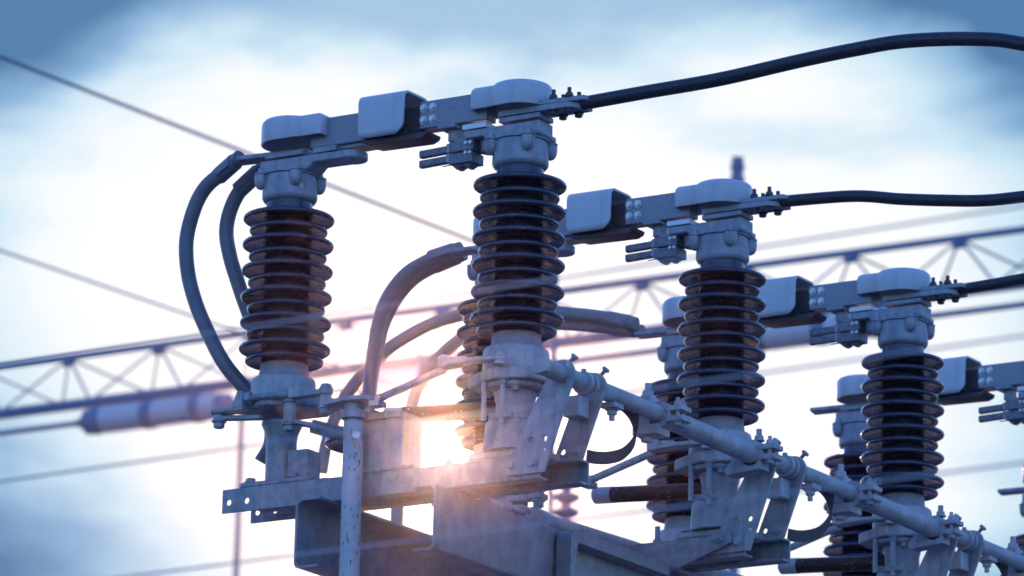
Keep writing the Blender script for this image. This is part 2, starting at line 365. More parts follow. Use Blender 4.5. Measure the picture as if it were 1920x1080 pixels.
    # terminal block with two fingers hanging under the arm
    k = MB().box(-.194, -.149, -.030, .022, 4.8485, 4.8568).box(-.178, -.152, -.012, .012, 4.823, 4.8485).bolt((-.165, -.0, 4.8485), (0, 0, -1), .008, .008)
    k.box(-.160, -.118, -.014, -.010, 4.762, 4.826)
    hb = MB()
    hb.box(-.166, -.106, -.026, .020, 4.793, 4.8165).box(-.166, -.106, -.026, .020, 4.7665, 4.7895).box(-.160, -.112, -.018, .016, 4.7895, 4.793)
    for x in (-.150, -.124): hb.box(x - .009, x + .009, -.018, .01, 4.7610, 4.7668).box(x - .005, x + .005, -.016, .008, 4.7575, 4.7612)
    hb.bar((-.185, -.02, 4.7655), (-.150, -.02, 4.7668), .004, .002)
    blk = hb.build('terminal_block', 'block', t, bevel=.002); k.build('hanger', 'zinc', t, bevel=.0015)
    for z in (4.8035, 4.7815):
        f = MB().bar((-.2475, -.012, z - .002), (-.150, -.012, z + .001), .014, .0170); f.build('contact_finger', 'block', blk, bevel=.003)
        for dz in (-.0045, .0055): MB().cyl((-.170, -.0175, z + dz), (-.170, -.024, z + dz), .0055, seg=16).build('clip', 'cast', blk, bevel=.001)
        for x in (-.123, -.112): MB().bolt((x, -.0262, z + .006), (0, -1, 0), .0045, .003, washer=False).build('bolt', 'zinc_bright', blk)
    return t
arm = make_arm('front switch arm with two grey hoods and a folded rain shield, highest and nearest')
dup(arm, 0, UY[1], 'second switch arm, running out from behind the nearest insulator to the pale hood with bolts')
dup(arm, 0, UY[2], 'third switch arm, running between the second and third poles below the lattice beam')
dup(arm, 0, UY[3], 'fourth switch arm, cut off at the right edge, its four bright bolts showing')
dup(arm, 0, UY[4], 'fifth switch arm, only its left end by the right edge showing')

# ------------------------------------------------------------------ base frames
def bush(b, x, y):                                  # R pedestal
    b.lathe([(.066, 4.1166), (.064, 4.150), (.062, 4.1800), (.058, 4.1835), (.041, 4.184), (.041, 4.225), (.046, 4.245), (.046, 4.2505)], (x, y, 0), seg=40)
def make_base(label, front):
    t = thing('base_frame', (-.297, 0, 4.045), label, 'base frame', 'galvanised base frames under the poles')
    for y0, y1, fl, x1 in ((-.055, -.0495, 1, .098), (.0545, .060, -1, .150)):
        w = MB().prism([(-.707, 4.045), (x1, 4.045), (x1, 4.0972), (-.707, 4.0972)], 'y', y0, y1, holes=((-.690, 4.068, .0068), (-.6435, 4.068, .0068)))
        a, b = (y1, y1 + .03) if fl > 0 else (y0 - .03, y0)
        w.box(-.62, x1, a + .0003, b, 4.0922, 4.0972).box(-.62, x1, a + .0003, b, 4.045, 4.050)
        w.build('side_rail', 'zinc', t, bevel=.0012)
    MB().box(-.668, -.480, -.050, .052, 4.0978, 4.1105).build('foot_plate', 'zinc', t, bevel=.004)
    MB().lathe([(.0335, 4.1106), (.0335, 4.205), (.0365, 4.222), (.045, 4.2400), (.045, 4.246)], (-DB, 0, 0), seg=32).build('pedestal', 'zinc', t, bevel=.001)
    MB().box(-.556, -.504, -.030, -.024, 4.1107, 4.1745).box(-.5095, -.504, -.024, .02, 4.1107, 4.1745).build('stiffener', 'zinc', t, bevel=.0012)
    for x, y in ((-.648, -.035), (-.50, .035), (-.648, .035), (-.535, -.04)): MB().bolt((x, y, 4.1106), (0, 0, 1), .011, .008).build('bolt', 'zinc', t)
    MB().box(-.085, .085, -.050, .052, 4.0978, 4.1162).build('foot_plate', 'castlight', t, bevel=.006)
    b = MB(); bush(b, 0, 0); b.build('pedestal', 'castlight', t, bevel=.0015)
    MB().bolt((-.062, -.038, 4.1163), (0, 0, 1), .010, .006).build('bolt', 'castlight', t)
    for x, y, h in ((-.145, -.026, .030), (-.112, .03, .022)): MB().bolt((x, y, 4.0973), (0, 0, 1), .0105, .009, stud=h, studr=.006).build('bolt', 'zinc', t)
    # turning flanges below each insulator
    fr = MB().prism([(-.112, .040), (-.106, -.022), (-.090, -.034), (-.010, -.082), (.005, -.083), (.070, -.055), (.084, .0), (.06, .062), (-.05, .062)], 'z', 4.2640, 4.2896)
    fr.lathe([(.046, 4.2508), (.066, 4.2515), (.068, 4.256), (.068, 4.2638)], (0, 0, 0), seg=40)
    fl = fr.build('turning_flange', 'castlight', t, bevel=.003)
    for x, y in ((-.055, -.022), (.03, -.048), (-.02, .056)): MB().bolt((x, y, 4.2512), (0, 0, -1), .0085, .007).build('bolt', 'castlight', fl)
    MB().bolt((.0150, -.074, 4.2638), (0, 0, -1), .0095, .010, stud=.085, studr=.0068).hexn((.0150, -.074, 4.186), (0, 0, 1), .010, .010).bar((.000, -.0745, 4.183), (.032, -.0745, 4.183), .012, .010).hexn((.000, -.0745, 4.183), (-1, 0, 0), .0085, .008).hexn((.032, -.0745, 4.183), (1, 0, 0), .0085, .008).build('stop_bolt', 'castlight', fl, bevel=.0006)
    MB().cyl((-.040, -.060, 4.2638), (-.040, -.060, 4.182), .006, seg=16).build('stop_rod', 'castlight', fl)
    fl2 = MB().prism([(-.680, -.048), (-.662, -.058), (-.594, -.090), (-.570, -.090), (-.478, -.030), (-.455, .02), (-.52, .066), (-.64, .06)], 'z', 4.2650, 4.2898)
    fl2 = MB().prism([(-.690, -.035), (-.672, -.055), (-.600, -.092), (-.575, -.094), (-.478, -.045), (-.440, .015), (-.52, .066), (-.64, .06)], 'z', 4.2465, 4.2635) if False else fl2
    fl2.build('turning_flange', 'zinc', t, bevel=.003)
    return t
base = make_base('front galvanised base frame with two punched rail ends at left, under the first two insulators', True)
dup(base, 0, UY[1], 'second galvanised base frame with a bent brace bolted on, below the second pole')
dup(base, 0, UY[2], 'third galvanised base frame, at the lower right under the third pole')
dup(base, 0, UY[3], 'fourth galvanised base frame, below the picture\'s right corner')
dup(base, 0, UY[4], 'fifth galvanised base frame, beyond the right edge')

# ------------------------------------------------------------------ turning levers and linkage
def make_link(label):
    t = thing('crank_linkage', (-.297, -.09, 4.24), label, 'crank linkage', 'crank linkages turning the insulators')
    MB().prism([(-.430, -.100), (-.405, -.110), (-.352, -.128), (-.305, -.118), (-.282, -.080), (-.290, -.066), (-.345, -.048), (-.42, -.075)], 'z', 4.2435, 4.2535).build('crank_plate', 'castlight', t, bevel=.0015)
    # left rod with fork, clevis and pins
    rod = MB().tube([(-.624, -.092, 4.2855), (-.517, -.092, 4.283)], .0072).cyl((-.528, -.092, 4.2832), (-.508, -.092, 4.2826), .0088).hexn((-.627, -.092, 4.2856), (1, 0, 0), .0135, .014)
    rod.build('link_rod', 'zinc', t)
    fk = MB().prism([(-.510, 4.270), (-.510, 4.2955), (-.475, 4.293), (-.445, 4.283), (-.420, 4.281), (-.420, 4.272), (-.455, 4.270)], 'y', -.106, -.080); fk.cyl((-.4205, -.093, 4.2705), (-.4205, -.093, 4.2825), .0165, seg=24)
    fk.build('fork', 'castlight', t, bevel=.002)
    pn = MB().cyl((-.4205, -.092, 4.232), (-.4205, -.092, 4.2705), .0125, seg=20).bolt((-.4205, -.092, 4.2826), (0, 0, 1), .0125, .009).bolt((-.4205, -.092, 4.2432), (0, 0, -1), .0125, .012)
    pn.build('pin', 'castlight', t, bevel=.0006)
    cv = MB().prism([(-.652, 4.262), (-.652, 4.275), (-.642, 4.300), (-.628, 4.300), (-.628, 4.262)], 'y', -.108, -.076)
    cv.prism([(-.7175 + .0, -.088), (-.713, -.104), (-.700, -.110), (-.645, -.106), (-.628, -.108), (-.628, -.076), (-.66, -.078), (-.690, -.070), (-.712, -.074)], 'z', 4.2555, 4.2660)
    cv.build('clevis', 'cast', t, bevel=.003)
    MB().bolt((-.6965, -.092, 4.2425), (0, 0, -1), .0125, .013).cyl((-.6965, -.092, 4.2425), (-.6965, -.092, 4.2553), .0135).bar((-.6965, -.092, 4.2475), (-.600, -.070, 4.2440), .020, .009).build('lever_arm', 'zinc', t, bevel=.0012)
    MB().cyl((-.5125, -.092, 4.2250), (-.5125, -.092, 4.2620), .0135).bolt((-.5125, -.092, 4.2620), (0, 0, 1), .013, .007).lathe([(.017, 4.2165), (.018, 4.224)], (-.5125, -.092, 0)).bolt((-.5125, -.092, 4.2160), (0, 0, -1), .0125, .012).bar((-.505, -.090, 4.2205), (-.465, -.066, 4.2120), .022, .009).build('cross_lever', 'zinc', t, bevel=.001)
    MB().tube([(-.470, -.068, 4.212), (-.40, -.035, 4.192), (-.33, .0, 4.175)], .0155).build('lever_tube', 'zinc', t)
    # right rod and arc lever at the right insulator
    MB().tube([(-.282, -.090, 4.2480), (-.128, -.080, 4.2975)], .0085).hexn((-.290, -.0905, 4.2454), (.95, .06, .3), .011, .012).build('link_rod', 'castlight', t)
    MB().box(-.302, -.276, -.105, -.072, 4.2300, 4.2432).build('rod_lug', 'castlight', t, bevel=.002)
    lv = MB().prism([(-.135, -.092), (-.118, -.098), (-.06, -.112), (.010, -.106), (.028, -.094), (.026, -.080), (.012, -.074), (-.055, -.080), (-.105, -.066), (-.135, -.066)], 'z', 4.2985, 4.3085)
    lv.prism([(-.137, 4.2985), (-.137, 4.322), (-.126, 4.3265), (-.108, 4.322), (-.106, 4.3085)], 'y', -.096, -.068)
    lv.tube([(-.118, -.070, 4.3165), (-.085, -.058, 4.318)], .0085)
    lv.build('arc_lever', 'castlight', t, bevel=.0025)
    MB().cyl((.0150, -.090, 4.2898), (.0150, -.090, 4.2983), .012).bolt((.0150, -.090, 4.3087), (0, 0, 1), .0115, .009, washer=False).build('pin', 'castlight', t, bevel=.0006)
    return t
lk = make_link('front crank linkage of rods, fork and levers, joined on top of the scratched vertical pipe')
l2 = dup(lk, 0, UY[1], 'second crank linkage, its rod rising right to the lever on the second pole')
dup(lk, 0, UY[2], 'third crank linkage, its rod and lever at the lower right by the third pole')

for o in [o for o in bpy.data.objects if o.name.startswith('lever_tube') and o.parent is not lk]: bpy.data.objects.remove(o)
MB().bar((-.50, UY[1] - .092, 4.2215), (-.405, UY[1] - .092, 4.2215), .034, .013).build('hanger_bar', 'castlight', l2, bevel=.002)
MB().bolt((-.4205, UY[1] - .092, 4.2145), (0, 0, -1), .0125, .014, stud=.016).build('bolt', 'castlight', l2)
# operating pipe down to the ground
t = thing('operating_pipe', (-.3478, -.09, 0), 'pale vertical pipe with dark scratches standing in front of the base frame', 'pipe')
MB().lathe([(.0215, 0), (.0215, 4.203), (.0190, 4.2035)], (-.3478, -.09, 0), seg=32).build('pipe', 'scratched', t)
MB().lathe([(.0175, 4.2030), (.0175, 4.2090), (.0275, 4.2092), (.0275, 4.2268), (.0215, 4.2270), (.0215, 4.2433)], (-.3478, -.09, 0), seg=32).build('collar', 'castlight', t, bevel=.001)
MB().cyl((-.336, -.107, 4.1645), (-.315, -.130, 4.1640), .0055, seg=14).cyl((-.318, -.127, 4.1640), (-.313, -.132, 4.1640), .0085, seg=14).tube([(-.316, -.126, 4.162), (-.305, -.13, 4.150), (-.300, -.13, 4.139)], .0007, seg=6).build('clamp_screw', 'zinc_bright', t)
MB().lathe([(.06, 0.), (.06, .03), (.03, .032)], (-.3478, -.09, 0)).build('foot', 'zinc', t)
# bearing box standing on the frame
t = thing('bearing_box', (-.30, 0, 4.10), 'box-shaped steel channel on the front base frame right of the scratched pipe', 'bracket')
MB().box(-.372, -.213, -.062, .045, 4.0978, 4.1046).build('base_plate', 'castlight', t, bevel=.001)
MB().box(-.352, -.2500, -.0505, -.0450, 4.1050, 4.2270).box(-.352, -.2500, -.0448, .03, 4.2200, 4.2268).box(-.352, -.346, -.0448, .03, 4.1050, 4.2198).box(-.256, -.2502, -.0448, .03, 4.1050, 4.2198).box(-.372, -.345, -.060, -.052, 4.105, 4.20).box(-.3535, -.2485, -.0600, -.0508, 4.2120, 4.2278).build('housing', 'castlight', t, bevel=.0015)

# ------------------------------------------------------------------ earthing tubes
def make_tube(label):
    t = thing('contact_tube', (-.20, .03, 4.24), label, 'contact tube', 'dark tubes with pale sleeves lying across the frames')
    a, b = Vector((-.2965, .03, 4.2385)), Vector((-.046, .03, 4.2245)); d = (b - a).normalized()
    MB().cyl(a, b, .0183, seg=32).build('tube', 'patina', t)
    MB().lathe([(.016, 0), (.0183, .002), (.0192, .004), (.0192, .049)], a - d * .0492, d, seg=32).build('sleeve', 'sleeve', t)
    MB().bar(b - d*.02 + Vector((0, 0, -.0)), b - d*.02 + Vector((0, .0, -.12)), .03, .02, (1, 0, 0)).build('support', 'zinc', t, bevel=.002)
    return t
ct = make_tube('blackened contact tube with pale sleeve in the orange glow, beside the nearest insulator foot')
dup(ct, 0, UY[1], 'blackened contact tube with pale sleeve crossing the insulator sheds behind the second pole')
dup(ct, 0, UY[2], 'blackened contact tube with pale sleeve at the bottom edge, right of centre')

# ------------------------------------------------------------------ cross shafts with bracket arms
def make_shaft(label, back):
    t = thing('cross_shaft', (.152, 0, 4.26), label, 'shaft', 'cross shafts carried on slanted bracket plates')
    y0, y1 = -.132, .372
    if back: y0 = -.165
    sp = MB().lathe([(.0185, 0), (.0188, .003), (.0188, y1 - y0)], (.152, y0, 4.26), (0, 1, 0), 32)
    if not back: sp.prism([(.136, 4.245), (.147, 4.243), (.166, 4.247), (.169, 4.262), (.166, 4.275), (.150, 4.2765), (.137, 4.272)], 'y', -.150, -.131)
    sp.build('shaft', 'castlight', t, bevel=.001)
    ol = [(.0225, 4.0545), (.1129, 4.0545)] + arc(.1515, 4.2597, .0315, -14, 176, 16) + [(.0228, 4.082)]
    for i, (y, h) in enumerate(((-.0635, ((.0806, 4.1262, .0066), (.1139, 4.1262, .0066))), (.0640, ((.0808, 4.1262, .0066),)))):
        pl = MB().prism(ol if i == 0 else [(.060, 4.0545), (.105, 4.0545), (.1129, 4.066)] + ol[2:-1] + [(.063, 4.12)], 'y', y, y + .0075, holes=h)
        pl = pl.build('bracket_plate', 'castlight', t, bevel=.0012)
        MB().lathe([(.0195, 0), (.0265, 0), (.0265, .009), (.0195, .009)], (.152, y + .0077 if i == 0 else y - .024, 4.26), (0, 1, 0), 28).build('collar', 'castlight', pl, bevel=.001)
        sc = MB().cyl((.160, y + .012, 4.282), (.176, y + .012, 4.297), .0042, seg=12); sc.cyl((.174, y + .012, 4.295), (.1785, y + .012, 4.2995), .0088, seg=16); sc.build('set_screw', 'zinc', pl, bevel=.0006)
        for x, z in (((.0334, 4.0767), (.0851, 4.0767)) if i == 0 else ((.1139, 4.1262), (.095, 4.078))):
            MB().bolt((x, y - .0002, z), (0, -1, 0), .0105, .007).build('bolt', 'castlight', pl)
    MB().box(.112, .1505, .012, .054, 4.188, 4.232).build('spacer_block', 'castlight', t, bevel=.002)
    MB().lathe([(.0192, 0), (.0245, 0), (.0245, .013), (.0192, .013)], (.152, .020, 4.26), (0, 1, 0), 28).bolt((.152, .0265, 4.2845), (0, 0, 1), .006, .006, washer=False).build('stop_ring', 'castlight', t, bevel=.001)
    # copper braid looping back to the shaft
    P = [(.140, .066, 4.112), (.140, .110, 4.117), (.140, .160, 4.128), (.14, .212, 4.147), (.141, .252, 4.178), (.142, .266, 4.212), (.144, .250, 4.238), (.147, .214, 4.246), (.15, .176, 4.238), (.152, .150, 4.2335)]
    Pc = crom([Vector(p) for p in P], 5); bm = MB(); prev = None
    for i, p in enumerate(Pc):
        f = i / (len(Pc) - 1); wv = Vector((.1 + .9 * min(1, max(0, (f - .5) / .3)), 0, 1. - .88 * min(1, max(0, (f - .5) / .3)))).normalized()
        d = (Pc[min(i+1, len(Pc)-1)] - Pc[max(i-1, 0)]).normalized(); nn = d.cross(wv).normalized()
        q = [bm.bm.verts.new(p + wv * a * .0135 + nn * b * .0016) for a, b in ((-1,-1),(1,-1),(1,1),(-1,1))]
        if prev:
            for k in range(4): bm.bm.faces.new((prev[k], prev[(k+1)%4], q[(k+1)%4], q[k]))
        else: bm.bm.faces.new(q[::-1])
        prev = q
    bm.bm.faces.new(prev); bmesh.ops.recalc_face_normals(bm.bm, faces=bm.bm.faces)
    bm.build('earthing_braid', 'braid', t)
    MB().box(.135, .170, .125, .165, 4.2290, 4.2405).bolt((.152, .145, 4.2288), (0, 0, -1), .011, .010, stud=.012).build('braid_clamp', 'castlight', t, bevel=.0012)
    return t
sh = make_shaft('front cross shaft with flattened end on two slanted bracket plates, braid looping below', False)
s2 = make_shaft('second cross shaft on two slanted bracket plates beside the second pole', True); s2.location.y += UY[1]
dup(s2, 0, UY[2] - UY[1], 'third cross shaft in deep blue shade at the lower right corner')
def make_coupling(label, ya, yb):
    t = thing('coupling_pipe', (.152, ya, 4.26), label, 'pipe', 'coupling pipes joining the cross shafts')
    MB().cyl((.152, ya, 4.258), (.152, yb, 4.256), .0225, seg=32).build('pipe', 'castlight', t)
    for y, sg in ((ya + .012, -1), (yb - .005, 1)):
        c = MB().lathe([(.0228, -.020), (.030, -.020), (.030, .020), (.0228, .020)], (.152, y, 4.258), (0, 1, 0), 28)
        c.box(.170, .212, y - .022, y + .022, 4.263, 4.2745).box(.170, .212, y - .022, y + .022, 4.2405, 4.252)
        if sg < 0: c.box(.105, .140, y - .032, y + .008, 4.236, 4.300).box(.098, .160, y - .036, y + .020, 4.214, 4.2355)
        else: c.prism([(.085, 4.226), (.105, 4.247), (.128, 4.2525), (.128, 4.239), (.176, 4.239), (.178, 4.220), (.09, 4.212)], 'y', y - .02, y + .02)
        c = c.build('clamp', 'castlight', t, bevel=.0018)
        for dy in (-.011, .011): MB().cyl((.196, y + dy, 4.2385), (.196, y + dy, 4.2765), .005).bolt((.196, y + dy, 4.2747), (0, 0, 1), .0080, .008, stud=.008).bolt((.196, y + dy, 4.2403), (0, 0, -1), .0085, .007).build('bolt', 'castlight', c)
        if sg < 0:
            MB().bolt((.122, y - .012, 4.3002), (0, 0, 1), .0125, .012, stud=.016, studr=.0072).build('bolt', 'castlight', c)
            MB().bolt((.12, y - .01, 4.2138), (0, 0, -1), .013, .009).build('bolt', 'castlight', c)
        else: MB().bolt((.160, y + .004, 4.2882), (0, 0, 1), .010, .010, stud=.014, studr=.0065).build('bolt', 'castlight', c)
    return t
c1 = make_coupling('grey coupling pipe between two bolted clamps, in front of the second pole', .345, .770)
dup(c1, 0, UY[1], 'grey coupling pipe between two bolted clamps, in front of the third pole')
dup(c1, 0, UY[2], 'short end of dark coupling pipe at the lower right corner')

# ------------------------------------------------------------------ carrying channels, posts, brace
def chan(mb, xw, xf, y0, y1, z0, z1, th=.006):
    sg = 1 if xf > xw else -1; r = .012
    pts = [(xf, z1), (xw + sg*r, z1), (xw + sg*r*.3, z1 - r*.3), (xw, z1 - r), (xw, z0 + r), (xw + sg*r*.3, z0 + r*.3), (xw + sg*r, z0), (xf, z0)]
    inn = [(xf, z0 + th), (xw + sg*(r + .002), z0 + th), (xw + sg*th, z0 + r + .002), (xw + sg*th, z1 - r - .002), (xw + sg*(r + .002), z1 - th), (xf, z1 - th)]
    mb.prism(pts + inn, 'y', y0, y1)
t = thing('support_channel', (-.44, -.12, 3.89), 'left steel channel under the front frame, its open inside seen behind the vertical pipe', 'steel channel', 'steel channels carrying the base frames')
m = MB(); chan(m, -.4704, -.408, -.12, 4.2, 3.890, 4.0425); m.build('channel', 'beam', t, bevel=.0008)
t = thing('support_channel', (-.14, -.12, 3.89), 'right steel channel under the front frame, its broad lit web facing right', 'steel channel', 'steel channels carrying the base frames')
m = MB(); chan(m, -.1157, -.172, -.12, 4.2, 3.900, 4.0425); m.build('channel', 'beam', t, bevel=.0008)
t = thing('side_channel', (-.09, .354, 3.89), 'short lipped channel with a rounded corner fixed along the right steel channel', 'steel channel')
m = MB(); m.box(-.1150, -.108, .376, 1.9, 3.880, 4.030).box(-.108, -.074, .376, 1.9, 4.026, 4.0345)
m.build('web', 'beam', t, bevel=.001)
lip = [(.354, 3.85), (.354, 4.010)] + arc(.378, 4.010, .0235, 180, 90, 6) + [(.775, 4.0335), (.775, 4.0065), (.392, 4.0065), (.384, 4.002), (.381, 3.994), (.381, 3.85)]
MB().prism(lip, 'x', -.1075, -.0700).build('lip', 'beam', t, bevel=.0015)
t = thing('brace', (-.03, .80, 4.03), 'flat bar brace rising right from the lipped channel to the second pole\'s bracket plate', 'brace')
MB().prism([(-.118, 4.013), (-.105, 4.010), (.075, 4.073), (.070, 4.106), (.052, 4.104), (-.105, 4.040), (-.118, 4.037)], 'y', .796, .8055).build('bar', 'zinc', t, bevel=.0012)
MB().bar((-.0720, .776, 4.0200), (-.112, .801, 4.0245), .008, .026).build('bend', 'zinc', t, bevel=.001)
MB().bolt((.046, .7958, 4.083), (0, -1, 0), .012, .009, stud=.006).build('bolt', 'zinc', t)
for yc, lb in ((1.0, 'front steel post under the carrying channels'), (3.2, 'rear steel post under the carrying channels')):
    t = thing('steel_post', (-.29, yc, 0), lb, 'steel post', 'steel posts under the channels')
    MB().box(-.40, -.18, yc - .10, yc - .09, 0, 3.885).box(-.40, -.18, yc + .09, yc + .10, 0, 3.885).box(-.294, -.286, yc - .0898, yc + .0898, 0, 3.885).build('shaft', 'beam', t)
    MB().box(-.50, -.09, yc - .12, yc + .12, 3.8852, 3.8898).build('cap_plate', 'beam', t)
# tie tube running back between the cranks
t = thing('tie_tube', (-.20, .26, 4.09), 'grey tie tube with chain links running back above the right steel channel', 'tie tube')
MB().tube([(-.205, .425, 4.082), (-.200, 1.30, 4.105), (-.2, 2.5, 4.12)], .0165, seg=20).lathe([(.012, 0), (.022, .004), (.024, .012), (.022, .05), (.017, .056)], (-.205, .405, 4.0815), (0, 1, 0)).build('tube', 'castlight', t)
k = MB()
for i, (y, z, rot) in enumerate(((.375, 4.082, 0), (.335, 4.080, 1), (.295, 4.079, 0))):
    L = [(0, -.028), (.010, -.022), (.012, 0), (.010, .022), (0, .028), (-.010, .022), (-.012, 0), (-.010, -.022), (0, -.028)]
    k.tube([(-.205 + (a if rot else 0), y + b, z + (0 if rot else a)) for a, b in L], .0065, seg=10, smooth=2)
k.tube([(-.205, .31, 4.08), (-.205, .22, 4.075)], .012)
k.build('chain', 'castlight', t)

# ------------------------------------------------------------------ conductors and cables
def cable(name, label, pts, r, m, cat, group=None, k=8):
    o = MB().tube(pts, r, seg=24, smooth=k).build(name, m); return tag(o, label, cat, group)
cable('conductor_rod', 'thick dark conductor arching away to the upper right from the front hood', [(.150, .005, 4.8680), (.30, .008, 4.8725), (.482, .01, 4.8765), (.673, .01, 4.8895), (.80, .01, 4.8955), (.922, .01, 4.8965), (1.082, .01, 4.8778), (1.20, .01, 4.848), (1.5, .01, 4.74), (3.5, .01, 4.3), (8., .01, 4.0)], .0148, 'rod', 'conductor', 'dark conductors leaving the hoods')
cable('conductor_rod', 'thick dark conductor wavering level to the right from the second hood', [(.150, .88, 4.8690), (.33, .8865, 4.8602), (.45, .887, 4.838), (.571, .8865, 4.8190), (.66, .887, 4.808), (.757, .8865, 4.8045), (1.1, .887, 4.80), (3., .887, 4.7), (8., .887, 4.5)], .0135, 'rod', 'conductor', 'dark conductors leaving the hoods')
cable('conductor_rod', 'short dark conductor climbing to the right edge from the third hood', [(.150, 1.762, 4.8690), (.32, 1.7666, 4.8775), (.7, 1.767, 4.90), (1., 1.767, 4.90), (3., 1.767, 4.8), (8., 1.767, 4.5)], .0135, 'rod', 'conductor', 'dark conductors leaving the hoods')
def loop(label, pts, m, r, ferr=True):
    t = thing('looped_cable', pts[0], label, 'cable', 'cables looping down from the left terminals')
    MB().tube(pts, r, seg=24, smooth=8).build('sheath', m, t)
    d = (Vector(pts[0]) - Vector(pts[1])).normalized(); a = Vector(pts[0])
    MB().cyl(a - d * .055, a + d * .010, r * 1.18, seg=24).cyl(a + d*.0102, a + d*.030, r * 1.02, seg=24).bar(a - d*.045 + Vector((.0, -r*1.1, -.005)), a + d*.0 + Vector((0, -r*1.1, -.005)), .006, .010).build('ferrule', m, t, bevel=.001)
    return t
loop('grey cable sweeping in a wide arc at the far left, outermost of two', [(-.742, -.012, 4.8475), (-.7735, 0, 4.8365), (-.820, 0, 4.8075), (-.8492, 0, 4.7625), (-.8676, 0, 4.6913), (-.860, 0, 4.615), (-.835, 0, 4.5409), (-.7965, 0, 4.466), (-.7545, 0, 4.3986), (-.710, .02, 4.340), (-.675, .06, 4.29), (-.690, .10, 4.235), (-.715, .10, 4.192)], 'cable', .0165)
loop('grey cable curving down close behind the far left insulator, inner of two', [(-.7217, .05, 4.8360), (-.752, .05, 4.815), (-.7769, .05, 4.7842), (-.7925, .05, 4.745), (-.7955, .05, 4.7061), (-.785, .05, 4.66), (-.7699, .05, 4.6179), (-.735, .05, 4.5347), (-.69, .05, 4.44), (-.66, .08, 4.36)], 'cable', .0165)
y = UY[1]
loop('grey cable arching left from the second pole, then dropping to the front crank plate', [(-.735, y, 4.8590), (-.765, y, 4.8540), (-.8449, y, 4.8270), (-.890, y, 4.790), (-.9173, y, 4.7500), (-.932, y, 4.705), (-.9398, y, 4.660), (-.948, y, 4.60), (-.9520, y, 4.5435), (-.953, y, 4.44)], 'cablelight', .0158)
loop('grey cable half hidden behind the arching one, its sleeve just left', [(-.755, y + .05, 4.8560), (-.80, y + .05, 4.845), (-.865, y + .05, 4.82), (-.915, y + .05, 4.775), (-.947, y + .05, 4.72), (-.963, y + .05, 4.66), (-.975, y + .05, 4.60), (-.981, y + .05, 4.55), (-.985, y + .05, 4.45)], 'cablelight', .0140)
y = UY[2]
loop('grey cable stretching far left from the third pole behind the nearest insulator, upper one', [(-.775, y, 4.8950), (-.86, y, 4.9190), (-.9532, y, 4.9380), (-1.10, y, 4.9650), (-1.2302, y, 4.9700), (-1.33, y, 4.960), (-1.3978, y, 4.9410), (-1.47, y, 4.91), (-1.5253, y, 4.8700), (-1.585, y, 4.82), (-1.625, y, 4.765), (-1.66, y, 4.68), (-1.675, y, 4.60)], 'cablelight', .0160)
loop('grey cable dropping steeply through the orange glow from the third pole, lower one', [(-.775, y + .03, 4.8800), (-.95, y + .03, 4.915), (-1.10, y + .03, 4.935), (-1.2200, y + .03, 4.9400), (-1.30, y + .03, 4.905), (-1.365, y + .03, 4.855), (-1.41, y + .03, 4.79), (-1.435, y + .03, 4.72), (-1.455, y + .03, 4.62), (-1.46, y + .03, 4.40)], 'cablelight', .0160)
t = thing('bell_insulator', (-.955, .90, 4.30), 'dark bell-shaped insulator disc peeping out behind the bearing box', 'insulator')
MB().lathe([(.030, -.16), (.030, -.01), (.105, -.024), (.112, -.020), (.110, -.010), (.08, .015), (.045, .035), (.02, .05), (.02, .06)], (-.955, .90, 4.44), seg=48).build('bell', 'porcelain', t)
t = thing('cable_post', (-1.02, 1.05, 0), 'slim steel post behind the front frame holding the cable ends', 'steel post')
MB().box(-1.04, -1.0, 1.03, 1.07, 0, 4.15).build('shaft', 'zinc', t)
MB().box(-1.06, -.92, .86, 1.08, 4.1502, 4.165).build('top_plate', 'zinc', t)

# foreground wires, far out of focus
for i, (a, b, lb) in enumerate((((-15., -3.245, 3.162), (20., -5.306, 3.162), 'thin blurred near wire, topmost of three crossing the insulators'), ((-15., -3.145, 3.025), (20., -5.345, 3.025), 'thin blurred near wire, middle of three, crossing the front frame'), ((-15., -3.027, 2.916), (20., -5.224, 2.916), 'thin blurred near wire, lowest of three, crossing the steel channels'))):
    tag(MB().tube([a, b], .0016, seg=8).build('near_wire', 'wire'), lb, 'wire', 'thin near wires crossing the view')

# ------------------------------------------------------------------ far gantry with strings, wires, masts
def far_bar(mb, a, b, w): mb.bar(a, b, w, w)
t = thing('lattice_gantry', (-16, 25.4, 0), 'blurred blue lattice gantry beam spanning the whole background', 'gantry')
X0, X1, PB = -32.2, 4.6, .92
TZ = lambda x: 12.228; FZ, BZ = 11.52, 11.98
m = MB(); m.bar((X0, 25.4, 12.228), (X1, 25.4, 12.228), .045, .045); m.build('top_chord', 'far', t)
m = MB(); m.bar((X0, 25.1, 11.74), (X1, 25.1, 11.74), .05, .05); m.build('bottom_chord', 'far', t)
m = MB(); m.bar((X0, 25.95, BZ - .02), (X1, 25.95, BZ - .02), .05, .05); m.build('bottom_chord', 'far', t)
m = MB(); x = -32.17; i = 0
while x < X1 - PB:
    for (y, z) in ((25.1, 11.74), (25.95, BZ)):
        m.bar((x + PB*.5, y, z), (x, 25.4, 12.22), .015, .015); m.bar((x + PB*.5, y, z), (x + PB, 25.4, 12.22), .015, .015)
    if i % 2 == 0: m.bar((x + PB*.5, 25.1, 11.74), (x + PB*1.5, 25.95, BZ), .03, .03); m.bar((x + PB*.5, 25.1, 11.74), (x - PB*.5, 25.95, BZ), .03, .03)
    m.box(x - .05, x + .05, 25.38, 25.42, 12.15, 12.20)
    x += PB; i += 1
m.build('lattice', 'far', t)
